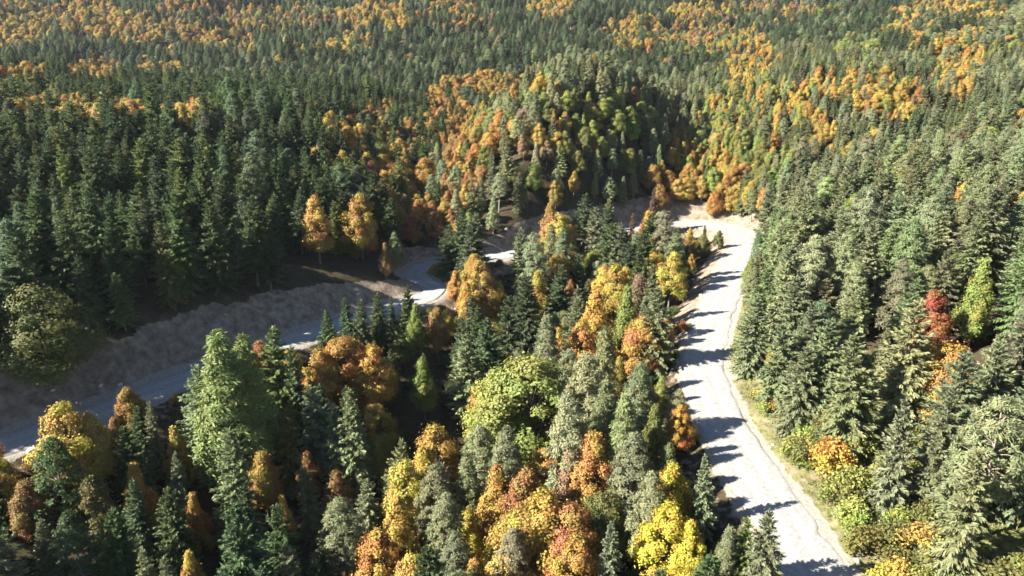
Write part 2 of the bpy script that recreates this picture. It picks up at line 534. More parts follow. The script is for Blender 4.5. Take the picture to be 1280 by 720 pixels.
def pine(seed, H=12.0, rad=2.2, bare=.28, round_=.55, tufts=120):
    g = np.random.default_rng(seed)
    n = tufts
    t = bare + (1 - bare) * np.sort(g.random(n) ** .92)
    f = (t - bare) / (1 - bare)
    env = rad * np.clip((1 - f) ** round_, 0, 1) * np.clip(.55 + 2.2 * f, 0, 1)
    az = np.arange(n) * 2.39996 + g.normal(0, .35, n)
    q = g.uniform(.35, 1.08, n) ** .6
    r = env * q
    c = np.stack([r * np.cos(az), r * np.sin(az), H * t * .985 + g.normal(0, .15, n)], -1)
    m = 80
    sz = g.uniform(.42, .78, n) * np.clip(1.1 - .35 * f, .5, 1.2)
    d = norm(g.normal(0, 1, (n, m, 3)) + np.array([0, 0, .55]) + .75 * norm(c * np.array([1, 1, 0]))[:, None])
    P = (c[:, None] + d * (sz[:, None, None] * g.uniform(.05, .75, (n, m, 1))) * np.array([1.15, 1.15, .72])).reshape(-1, 3)
    out_dir = norm(c * np.array([1, 1, 0]))[:, None]
    nn = norm(.8 * d + .8 * out_dir + np.array([0, 0, .55]) + g.normal(0, .38, d.shape)).reshape(-1, 3)
    D = norm(np.cross(nn, g.normal(0, 1, nn.shape)) + .25 * d.reshape(-1, 3))
    S = norm(np.cross(nn, D))
    L = (g.uniform(.24, .42, (n, m)) * (sz[:, None] / .6) ** .5).ravel()
    W = L * g.uniform(.2, .32, n * m)
    bt = np.repeat(g.random(n), m)
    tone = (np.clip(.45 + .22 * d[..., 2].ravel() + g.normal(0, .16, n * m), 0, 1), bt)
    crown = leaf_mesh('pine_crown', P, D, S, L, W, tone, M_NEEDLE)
    bx, by = g.normal(0, .12, 2)
    spine = lambda s: (bx * math.sin(3 * s), by * math.sin(2.4 * s), H * s)
    ch = [[((0, 0, -.6), .24)] + [(spine(s), .19 * (1 - s) + .02) for s in (.03, .25, .5, .75, .96)]]
    for k in range(0, n, 3):
        s = max(.1, t[k] - .05)
        ch.append([(spine(s), .045), (tuple(c[k] * np.array([.5, .5, 1]) + np.array([0, 0, -.15])), .03), (tuple(c[k]), .012)])
    trunk = tube_mesh('pine_trunk', ch, M_PINEBARK, 5)
    return trunk, crown

def broadleaf(seed, H=10.0, rad=2.9, low=.22, top_pow=.5, lobes=38, leaves=20000, size=.158, flame=.0):
    g = np.random.default_rng(seed)
    n = lobes
    f = np.linspace(.04, .97, n) + g.normal(0, .03, n)
    f = np.clip(f, .03, .97)
    env = rad * (np.clip(1 - f, 0, 1) ** top_pow) * np.clip(.62 + 1.4 * f, 0, 1)
    az = np.arange(n) * 2.39996 + g.normal(0, .4, n)
    lr = rad * g.uniform(.20, .42, n) * (1.05 - .42 * f)
    r = np.maximum(env - lr * .6, 0) * g.uniform(.55, 1.2, n)
    zc = H * low + f * (H * (1 - low) - .35 * rad)
    c = np.stack([r * np.cos(az), r * np.sin(az), zc], -1)
    w = lr ** 2; w /= w.sum()
    idx = g.choice(n, leaves, p=w)
    d = norm(g.normal(0, 1, (leaves, 3)) + .55 * norm(c * np.array([1, 1, .0]) + np.array([0, 0, .6]))[idx])
    # uneven lobes: twigs stick out in places
    bump = 1 + .22 * np.sin(5 * d[:, 0] + 7 * g.random(n)[idx]) * np.sin(4 * d[:, 1] + 3 + idx) + .12 * np.sin(9 * d[:, 2] + idx)
    rr = lr[idx] * g.random(leaves) ** .30 * bump * g.uniform(.8, 1.18, leaves) * np.where(g.random(leaves) < .07, g.uniform(1.1, 1.5, leaves), 1)
    P = c[idx] + d * rr[:, None] * np.array([1, 1, .95 + flame])
    nrm = norm(d + g.normal(0, .38, d.shape) + np.array([0, 0, .25]) + .5 * norm(c * np.array([1, 1, 0]))[idx])
    D = norm(np.cross(nrm, g.normal(0, 1, d.shape)) + np.array([0, 0, flame]))
    S = norm(np.cross(nrm, D))
    L = size * g.uniform(.75, 1.5, leaves)
    W = L * g.uniform(.6, .9, leaves)
    tone = (np.clip(.5 + g.normal(0, .2, leaves), 0, 1), np.clip(g.random(n)[idx] * .75 + .25 * g.random(leaves), 0, 1))
    crown = leaf_mesh('leafy_crown', P, D, S, L, W, tone, M_LEAF)
    ch = [[((0, 0, -.5), .24), ((0, 0, .3), .18), ((.05, .03, H * .35), .13), ((0, 0, H * .7), .06), ((0, 0, H * .9), .02)]]
    for k in range(n):
        s = max(.12, (c[k, 2] / H) * .72)
        ch.append([((0, 0, H * s), .06), (tuple(c[k] * np.array([.55, .55, 1]) + np.array([0, 0, -.5 * lr[k]])), .04), (tuple(c[k] * np.array([1, 1, 1])), .012)])
    trunk = tube_mesh('leafy_tree_trunk', ch, M_BARK, 5)
    return trunk, crown

def bush(seed, H=2.6, rad=1.7, leaves=1900, size=.2):
    g = np.random.default_rng(seed)
    n = 9
    az = np.arange(n) * 2.4 + g.normal(0, .4, n)
    r = rad * g.uniform(.1, .75, n); lr = rad * g.uniform(.35, .55, n)
    c = np.stack([r * np.cos(az), r * np.sin(az), H * (.75 - .35 * r / rad) * g.uniform(.6, 1.1, n)], -1)
    idx = g.integers(0, n, leaves)
    d = norm(g.normal(0, 1, (leaves, 3)) + np.array([0, 0, .35]))
    P = c[idx] + d * (lr[idx] * g.random(leaves) ** .4 * g.uniform(.75, 1.25, leaves))[:, None]
    P[:, 2] = np.maximum(P[:, 2], .03)
    nrm = norm(d + g.normal(0, .6, d.shape) + np.array([0, 0, .3]))
    D = norm(np.cross(nrm, g.normal(0, 1, d.shape)) + np.array([0, 0, .3])); S = norm(np.cross(nrm, D))
    L = size * g.uniform(.7, 1.5, leaves); W = L * g.uniform(.5, .85, leaves)
    tone = (np.clip(.5 + g.normal(0, .22, leaves), 0, 1), np.clip(g.random(n)[idx] * .7 + .3 * g.random(leaves), 0, 1))
    crown = leaf_mesh('bush_leaves', P, D, S, L, W, tone, M_LEAF)
    ch = [[((0, 0, -.3), .05), (tuple(c[k] * np.array([.4, .4, .5])), .035), (tuple(c[k]), .01)] for k in range(n)]
    return tube_mesh('bush_stems', ch, M_BARK, 4), crown

VAR = {
    'spruce': [spruce(11, 12, 2.8), spruce(12, 12, 2.5, .1, 1.05, .42), spruce(13, 12, 3.1, .05, 1.15, .3), spruce(14, 12, 2.2, .16, 1, .4), spruce(15, 12, 2.9, .2, 1, .3), spruce(16, 12, 2.4, .04, 1.1, .22), spruce(17, 12, 3.0, .14, .85, .45)],
    'pine': [pine(21, 12, 2.5, .22, .6, 150), pine(22, 12, 2.4, .12, .75, 165), pine(23, 12, 2.7, .28, .55, 145), pine(24, 12, 2.3, .08, .85, 170), pine(25, 12, 2.4, .42, .55, 110)],
    'leafy': [broadleaf(31), broadleaf(32, 10, 2.5, .2, .75, 38, 18500), broadleaf(33, 10, 3.3, .2, .42, 46, 23000), broadleaf(34, 10, 2.2, .15, .85, 36, 17000, .158, .35), broadleaf(35, 10, 2.8, .3, .55, 34, 18500, .16, .25), broadleaf(36, 10, 3.6, .12, .4, 54, 26000)],
    'bush': [bush(41), bush(42, 2.2, 1.5), bush(43, 3.0, 1.6), bush(44, 1.6, 1.3, 1300)],
}
NOM = {'spruce': 12.0, 'pine': 12.0, 'leafy': 10.0, 'bush': 2.6}
CROWN_R = {'spruce': 2.7, 'pine': 2.4, 'leafy': 2.9, 'bush': 1.6}

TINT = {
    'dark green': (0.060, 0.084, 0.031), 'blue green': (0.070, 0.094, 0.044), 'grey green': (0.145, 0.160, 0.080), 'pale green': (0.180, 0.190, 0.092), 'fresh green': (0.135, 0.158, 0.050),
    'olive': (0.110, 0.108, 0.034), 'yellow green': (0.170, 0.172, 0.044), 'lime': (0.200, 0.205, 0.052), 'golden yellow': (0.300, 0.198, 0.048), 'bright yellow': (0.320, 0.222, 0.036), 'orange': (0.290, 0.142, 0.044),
    'amber': (0.290, 0.172, 0.048), 'rust': (0.220, 0.105, 0.046), 'red': (0.210, 0.055, 0.034), 'pinkish brown': (0.180, 0.105, 0.070),
}

# ------------------------------------------------------------------ where the trees stand
trees = []   # dicts: x, y, z, kind, var, scale, width, rot, tint name, tint, region, hero label

def region_of(x, y, d, ins):
    if ins: return 'ravine'
    if y > 330 or x * x + y * y > 400 ** 2: return 'far'
    if x > 62 or (x > 20 and y < 150) or (x > 48 and y > 150 and x > 48 + (y - 180) * .2): return 'sunny'
    if x < -26 + (0 if y < 190 else 4): return 'terrace'
    return 'knoll'

def add_tree(x, y, kind, H, tint, width=1.0, var=None, label=None):
    d, ins, _ = road_info(np.array([x]), np.array([y]))
    base = np.array(TINT[tint]) * rng.uniform(.85, 1.15) * (1 + rng.normal(0, .05, 3))
    trees.append(dict(x=x, y=y, z=float(height(x, y)) - .1, kind=kind, var=int(rng.integers(len(VAR[kind]))) if var is None else var, scale=H / NOM[kind],
                      width=width, rot=rng.uniform(0, 6.28), lean=rng.normal(0, .025, 2), tint=tint, rgb=base, region=region_of(x, y, d[0], ins[0]), label=label, H=H))

def stand_under(u, v, H):
    """ground point of a tree of height H whose top is seen at photograph pixel (u, v)"""
    du, dv = (u - 640) / 900, (v - 360) / 900
    dr = np.array([du, CP - dv * SP, -SP - dv * CP])
    t = np.arange(30, 420, .5)
    p = np.array([0, 0, CAM_Z]) + t[:, None] * dr
    below = p[:, 2] - H < height(p[:, 0], p[:, 1])
    k = int(np.argmax(below)) if below.any() else len(t) - 1
    return p[k, 0], p[k, 1]

# trees that stand out in the photograph: top pixel, kind, height, colour, width, variant, label
heroes = [
    # ravine, foot of the shaded road
    (75, 496, 'leafy', 10, 'golden yellow', 1.05, 0, 'golden broadleaf tree leaning over the lower end of the shaded road'),
    (108, 508, 'leafy', 9, 'amber', .9, 1, None), (135, 517, 'leafy', 7, 'rust', .8, 3, None), (30, 598, 'leafy', 7, 'rust', .9, 4, None),
    (186, 505, 'spruce', 8, 'grey green', .8, 3, None), (215, 528, 'leafy', 8, 'amber', .75, 3, None), (60, 552, 'pine', 10, 'dark green', 1.1, 2, None),
    (110, 592, 'leafy', 8, 'olive', .9, 4, None), (165, 574, 'leafy', 8, 'orange', .9, 3, None), (218, 566, 'spruce', 7, 'grey green', .8, 1, None), (85, 640, 'pine', 9, 'dark green', 1.1, 0, None), (140, 640, 'spruce', 9, 'dark green', 1.1, 2, None),
    (268, 412, 'pine', 17, 'fresh green', 1.25, 3, 'tall fresh green conifer rising from the ravine in front of the shaded road'),
    (300, 428, 'pine', 15, 'fresh green', 1.15, 1, None), (336, 414, 'spruce', 12, 'fresh green', 1.2, 0, None), (318, 432, 'leafy', 9, 'orange', .6, 3, None), (362, 436, 'spruce', 11, 'blue green', .9, 1, None),
    (425, 412, 'leafy', 10, 'orange', 1.1, 2, 'broad orange broadleaf tree on the ravine edge beside the shaded road'), (398, 432, 'leafy', 9, 'amber', .9, 0, None), (462, 424, 'leafy', 10, 'orange', .95, 0, None), (440, 420, 'leafy', 9, 'orange', .9, 0, None),
    (450, 374, 'spruce', 9, 'blue green', .95, 2, None), (490, 372, 'spruce', 7, 'blue green', .8, 3, None), (516, 376, 'leafy', 9, 'yellow green', .75, 3, None), (497, 402, 'leafy', 7, 'olive', .8, 1, None),
    (546, 383, 'leafy', 8, 'rust', .8, 4, None), (574, 398, 'spruce', 9, 'blue green', .9, 0, None),
    (600, 320, 'leafy', 11, 'amber', .95, 0, 'amber broadleaf tree with rusty top at the tight bend of the shaded road'), (583, 345, 'leafy', 9, 'orange', .8, 1, None), (622, 350, 'leafy', 8, 'golden yellow', .7, 4, None),
    (528, 440, 'leafy', 9, 'yellow green', .85, 1, 'yellow green tree with bare shade behind it deep in the ravine'),
    (355, 506, 'spruce', 10, 'olive', .95, 1, 'olive tinged conifer in the ravine below the tall fresh green one'), (440, 484, 'spruce', 13, 'grey green', .9, 3, None), (418, 506, 'spruce', 11, 'grey green', .9, 1, None),
    (470, 545, 'leafy', 7, 'yellow green', .8, 3, None), (492, 548, 'spruce', 9, 'grey green', .9, 2, None),
    (618, 452, 'leafy', 12, 'lime', 1.0, 0, None), (668, 434, 'leafy', 14, 'lime', 1.2, 5, 'big domed yellow green tree in the middle of the ravine'), (640, 470, 'leafy', 11, 'lime', .9, 2, None), (600, 492, 'leafy', 10, 'lime', .8, 1, None),
    (686, 398, 'pine', 13, 'grey green', 1.0, 1, 'grey green rounded pine behind the big domed yellow green tree'),
    (550, 524, 'leafy', 11, 'amber', .95, 0, 'round amber broadleaf tree below the domed yellow green tree'), (528, 550, 'leafy', 10, 'golden yellow', .85, 1, None),
    (598, 532, 'pine', 11, 'grey green', 1.0, 2, None), (632, 538, 'pine', 11, 'grey green', 1.0, 0, None),
    (240, 612, 'leafy', 7, 'orange', .6, 3, None), (326, 562, 'leafy', 8, 'orange', .7, 4, None), (285, 540, 'spruce', 12, 'grey green', .95, 0, None), (290, 625, 'spruce', 12, 'blue green', 1.0, 2, None), (352, 618, 'leafy', 6, 'amber', .6, 3, None), (382, 560, 'leafy', 7, 'rust', .7, 1, None),
    (425, 626, 'pine', 9, 'grey green', 1.25, 2, 'rounded grey green pine alone in the ravine shade'), (178, 692, 'spruce', 8, 'grey green', .9, 1, None), (232, 684, 'leafy', 7, 'amber', .7, 3, None), (205, 700, 'spruce', 8, 'grey green', .9, 3, None),
    # lit mass on the ravine side of the white road
    (505, 572, 'leafy', 10, 'golden yellow', .9, 4, None), (492, 612, 'leafy', 10, 'amber', .9, 1, None), (474, 655, 'leafy', 9, 'orange', .95, 0, None), (552, 616, 'pine', 9, 'grey green', 1.1, 0, None), (582, 622, 'leafy', 8, 'golden yellow', .8, 1, None),
    (545, 580, 'pine', 10, 'grey green', 1.1, 2, None), (585, 572, 'pine', 10, 'grey green', 1.0, 1, None),
    (620, 572, 'leafy', 10, 'orange', .85, 1, None), (655, 578, 'leafy', 10, 'rust', .8, 4, 'rust coloured tree beside amber ones on the lit ravine side'), (682, 604, 'leafy', 10, 'amber', 1.1, 0, None), (655, 625, 'leafy', 9, 'golden yellow', 1.0, 5, None), (712, 622, 'leafy', 9, 'rust', .95, 2, None),
    (720, 664, 'leafy', 8, 'orange', 1.0, 0, None), (600, 690, 'leafy', 8, 'orange', .9, 1, None), (520, 686, 'leafy', 8, 'amber', .95, 0, None), (568, 672, 'pine', 8, 'grey green', 1.1, 2, None), (640, 660, 'pine', 8, 'grey green', 1.1, 0, None), (762, 650, 'spruce', 8, 'grey green', .95, 3, None),
    # line of trees beside the white road
    (772, 324, 'leafy', 11, 'golden yellow', .95, 0, 'golden broadleaf tree with orange flush above the tall red orange one'), (745, 352, 'leafy', 14, 'orange', .9, 1, 'tall red orange broadleaf tree on the shoulder of the ravine'), (728, 392, 'leafy', 12, 'orange', .85, 0, None), (786, 352, 'leafy', 11, 'yellow green', .8, 3, None), (800, 340, 'leafy', 10, 'pinkish brown', .7, 4, None),
    (816, 330, 'spruce', 11, 'grey green', .85, 1, None), (826, 360, 'spruce', 11, 'grey green', 1.1, 2, None), (805, 388, 'leafy', 9, 'orange', 1.0, 2, 'orange tree with yellow skirt beside the white road'), (790, 408, 'leafy', 7, 'golden yellow', .8, 0, None),
    (758, 415, 'pine', 12, 'pale green', 1.0, 1, None), (738, 446, 'pine', 13, 'pale green', 1.0, 2, None), (774, 440, 'leafy', 7, 'golden yellow', .6, 3, None), (800, 455, 'pine', 11, 'grey green', 1.0, 0, None), (718, 492, 'pine', 13, 'pale green', 1.0, 0, None), (755, 482, 'pine', 12, 'grey green', 1.05, 1, None),
    (785, 492, 'pine', 12, 'grey green', 1.0, 3, None), (828, 466, 'leafy', 5, 'yellow green', .6, 1, None), (772, 508, 'leafy', 9, 'orange', .65, 3, None), (748, 535, 'leafy', 10, 'orange', .8, 4, None), (714, 556, 'leafy', 9, 'pinkish brown', .85, 1, None), (795, 545, 'pine', 10, 'grey green', 1.1, 2, None),
    (823, 500, 'leafy', 9, 'olive', .7, 3, None), (838, 545, 'leafy', 8, 'olive', .8, 1, None), (843, 578, 'leafy', 8, 'bright yellow', .7, 4, None), (815, 590, 'pine', 9, 'grey green', 1.05, 0, None), (838, 625, 'leafy', 8, 'bright yellow', 1.05, 0, 'bright yellow tree on the ravine side of the white road'), (872, 642, 'leafy', 7, 'bright yellow', .7, 1, None),
    (886, 572, 'spruce', 8, 'grey green', .85, 3, 'slim grey green spruce standing against the white road edge'), (962, 638, 'spruce', 9, 'grey green', .95, 2, None), (935, 645, 'spruce', 8, 'fresh green', .9, 0, None), (905, 660, 'pine', 7, 'grey green', .95, 1, None), (888, 690, 'leafy', 6, 'olive', .8, 0, None),
    # inside the far bend
    (842, 312, 'leafy', 7, 'orange', .95, 2, None), (862, 292, 'leafy', 7, 'rust', .8, 0, None), (880, 290, 'leafy', 6, 'olive', .85, 5, None), (900, 286, 'leafy', 5, 'olive', .85, 0, None), (838, 284, 'leafy', 7, 'olive', .8, 1, None),
    (760, 260, 'spruce', 13, 'blue green', 1.0, 2, None), (718, 264, 'spruce', 12, 'blue green', .95, 0, None), (790, 268, 'spruce', 11, 'pinkish brown', .75, 3, None), (819, 236, 'spruce', 10, 'pinkish brown', .85, 3, 'slim brownish red conifer at the shaded far bend'), (810, 274, 'leafy', 9, 'orange', .8, 1, None),
    (792, 298, 'spruce', 9, 'blue green', .85, 1, None), (735, 284, 'leafy', 9, 'rust', .8, 0, None), (690, 282, 'pine', 12, 'grey green', 1.0, 1, None), (668, 295, 'pine', 11, 'grey green', 1.0, 0, None), (725, 318, 'spruce', 11, 'blue green', .9, 0, None), (700, 330, 'spruce', 12, 'blue green', 1.0, 2, None), (655, 345, 'spruce', 13, 'blue green', 1.0, 2, None), (632, 372, 'spruce', 13, 'blue green', 1.1, 0, None), (605, 395, 'spruce', 12, 'blue green', 1.1, 2, None),
    # terrace above the shaded road
    (392, 236, 'leafy', 13, 'orange', .95, 1, 'orange broadleaf tree with bare twigs above the shaded road bank'), (447, 236, 'leafy', 13, 'orange', .9, 0, 'orange broadleaf tree with yellow foot above the shaded road bend'), (440, 262, 'spruce', 9, 'olive', .8, 0, None), (488, 248, 'spruce', 12, 'dark green', 1.0, 2, None), (40, 350, 'leafy', 11, 'olive', 1.25, 5, 'olive gold broad tree at the foot of the dark conifers'), (480, 300, 'leafy', 7, 'rust', .7, 3, None),
    (45, 240, 'spruce', 14, 'dark green', 1.1, 2, None), (105, 232, 'spruce', 14, 'dark green', 1.1, 0, None), (170, 228, 'spruce', 13, 'dark green', 1.1, 2, None), (215, 240, 'spruce', 15, 'dark green', 1.05, 1, None), (310, 245, 'spruce', 14, 'dark green', 1.1, 4, None), (328, 262, 'spruce', 13, 'dark green', 1.0, 4, None),
    (75, 265, 'spruce', 13, 'dark green', 1.1, 0, None), (135, 270, 'spruce', 12, 'dark green', 1.1, 1, None), (200, 280, 'spruce', 12, 'olive', .9, 0, None), (262, 250, 'spruce', 13, 'dark green', 1.1, 2, None), (20, 300, 'spruce', 13, 'dark green', 1.2, 2, None),
    # sunlit slope
    (1170, 358, 'leafy', 10, 'red', .85, 0, 'red broadleaf tree standing among pale conifers on the sunlit slope'), (1146, 372, 'spruce', 15, 'pale green', 1.05, 2, 'tall pale green conifer in front of the red broadleaf tree'), (1235, 318, 'leafy', 12, 'yellow green', .75, 3, 'yellow green tree among grey green pines upslope of the red broadleaf tree'),
    (1040, 400, 'spruce', 13, 'grey green', 1.1, 2, None), (1078, 420, 'spruce', 14, 'grey green', 1.1, 2, None), (1000, 345, 'spruce', 13, 'grey green', 1.1, 2, None), (958, 335, 'spruce', 12, 'grey green', 1.1, 2, None), (945, 370, 'spruce', 11, 'grey green', 1.1, 2, None), (980, 405, 'spruce', 11, 'grey green', 1.1, 2, None), (1010, 430, 'spruce', 11, 'grey green', 1.1, 2, None),
    (1256, 490, 'pine', 14, 'pale green', 1.1, 4, 'pale trunked pine with high crown on the sunlit slope'), (1085, 445, 'spruce', 11, 'fresh green', .8, 3, None), (1215, 440, 'spruce', 14, 'grey green', 1.1, 2, None), (1215, 505, 'spruce', 12, 'grey green', 1.0, 5, None), (1255, 430, 'spruce', 13, 'grey green', 1.1, 2, None), 
    (1188, 478, 'spruce', 13, 'grey green', .9, 5, None), (1135, 500, 'spruce', 12, 'grey green', .85, 5, None), (1228, 560, 'spruce', 12, 'pale green', .95, 0, None),
    (972, 425, 'leafy', 5, 'golden yellow', .8, 0, None), (940, 318, 'leafy', 8, 'yellow green', .7, 1, None),
]
for u, v, kind, H, tint, wd, var, label in heroes:
    H *= 1.0 if u > 920 else 1.2 if v > 310 else 1.05
    x, y = stand_under(u, v, H)
    if kind == 'leafy': wd = max(wd * 1.15, .95)
    add_tree(x, y, kind, H, tint, wd, var, label)

n_heroes = len(trees)
# bushes on the verge of the white road
def ground_at(u, v):
    return stand_under(u, v, 0.0)
for k in range(800):
    x, y = rng.uniform(29, 52), rng.uniform(40, 112)
    d, ins, _ = road_info(np.array([x]), np.array([y]))
    if ins[0] or d[0] < 4.9 or (d[0] > 14.5 and y > 66) or vnoise(x / 4.0, y / 4.0) < -.45: continue
    add_tree(x, y, 'bush', rng.uniform(1.1, 3.0), rng.choice(['yellow green', 'yellow green', 'lime', 'olive', 'olive', 'olive', 'golden yellow']), rng.uniform(.9, 1.25))
for u, v, H, t in [(1035, 600, 4.5, 'golden yellow'), (1062, 628, 4.2, 'yellow green'), (1010, 560, 4.0, 'lime'), (1050, 545, 4.2, 'yellow green'), (1075, 570, 3.8, 'yellow green'), (1105, 620, 4.0, 'yellow green'), (1068, 665, 3.6, 'lime'), (1030, 530, 3.5, 'olive'), (1155, 668, 3.2, 'olive'), (1190, 655, 3, 'yellow green')]:
    x, y = ground_at(u, v)
    add_tree(x, y, 'bush', H, t, .85)
# low brush inside the ravine and on the soil banks
for k in range(1500):
    x, y = rng.uniform(-70, 60), rng.uniform(40, 185)
    d, ins, _ = road_info(np.array([x]), np.array([y]))
    if not ins[0] or d[0] < 3.9 or d[0] > (9 if k < 600 else 28) or (x > 30 and y > 106 and d[0] < 7.5): continue
    add_tree(x, y, 'bush', rng.uniform(1.2, 2.6), rng.choice(['olive', 'dark green', 'olive', 'rust', 'dark green', 'grey green', 'golden yellow']), rng.uniform(.8, 1.2))

# colour patches seen from the air: centre pixel, radii, share of autumn trees, colours
OR = ['orange', 'amber', 'golden yellow', 'amber']; RU = ['rust', 'orange', 'amber']; YG = ['yellow green', 'lime', 'yellow green', 'olive']; PK = ['pinkish brown', 'orange', 'amber', 'yellow green']
patches = [
    (690, 150, 90, 60, .14, YG), (920, 150, 75, 60, .2, YG), (1080, 80, 150, 50, .06, YG),
    (95, 132, 78, 15, .92, OR), (236, 142, 30, 11, .92, ['golden yellow', 'amber']), (407, 146, 11, 14, 1, ['golden yellow']), (30, 88, 32, 11, .85, OR), (122, 82, 30, 14, .85, ['amber', 'orange']), (205, 78, 34, 7, .7, OR),
    (20, 25, 40, 28, .55, OR), (110, 15, 45, 22, .7, ['golden yellow', 'amber', 'orange']), (170, 30, 45, 22, .5, OR), (250, 20, 60, 25, .35, PK), (350, 15, 70, 14, .4, PK), (280, 42, 40, 12, .35, OR), (470, 12, 50, 16, .5, OR), (560, 10, 30, 15, .35, RU), (690, 4, 30, 8, .6, OR),
    (440, 50, 30, 14, .3, OR), (480, 150, 70, 30, .2, RU), (460, 185, 45, 30, .45, ['golden yellow', 'olive', 'amber', 'rust']), (560, 130, 30, 35, .6, RU), (575, 185, 22, 32, .75, RU), (540, 240, 35, 30, .5, RU), (505, 215, 30, 30, .35, RU), (610, 97, 40, 13, .8, ['golden yellow', 'amber', 'orange']), (678, 84, 18, 8, .9, ['golden yellow']), (605, 140, 40, 16, .55, ['golden yellow', 'orange', 'yellow green']),
    (690, 115, 50, 18, .2, PK), (700, 148, 45, 22, .2, PK), (775, 122, 44, 24, .9, ['lime', 'yellow green', 'lime']), (590, 175, 18, 22, .6, YG), (710, 190, 20, 30, .15, OR), (760, 155, 40, 25, .2, YG), (822, 205, 18, 24, .6, ['amber', 'orange']), (852, 160, 16, 18, .6, OR), (745, 225, 30, 30, .3, OR), (592, 260, 14, 36, .6, YG),
    (800, 35, 40, 22, .45, OR), (880, 30, 45, 28, .5, PK), (935, 55, 30, 30, .55, OR), (880, 8, 40, 10, .4, OR), (985, 5, 60, 8, .4, PK), (1190, 8, 70, 12, .4, OR),
    (880, 205, 45, 45, .85, ['amber', 'orange', 'golden yellow']), (905, 150, 48, 34, .6, ['yellow green', 'lime', 'amber']), (955, 115, 60, 28, .6, ['orange', 'amber', 'golden yellow', 'yellow green']), (950, 190, 40, 40, .35, ['amber', 'olive', 'orange']), (1070, 90, 60, 20, .6, OR), (1120, 112, 36, 20, .75, ['orange', 'pinkish brown', 'golden yellow']), (1200, 62, 32, 34, .75, ['golden yellow', 'amber', 'orange']), (1080, 52, 34, 12, .6, YG),
    (1196, 165, 16, 22, .6, ['yellow green', 'red']), (1020, 140, 30, 20, .3, OR), (1245, 170, 30, 14, .5, YG), (1140, 30, 40, 10, .4, OR), (1265, 40, 30, 20, .3, YG), (1050, 160, 20, 12, .3, ['olive', 'golden yellow']), (1215, 260, 20, 20, .15, YG),
]

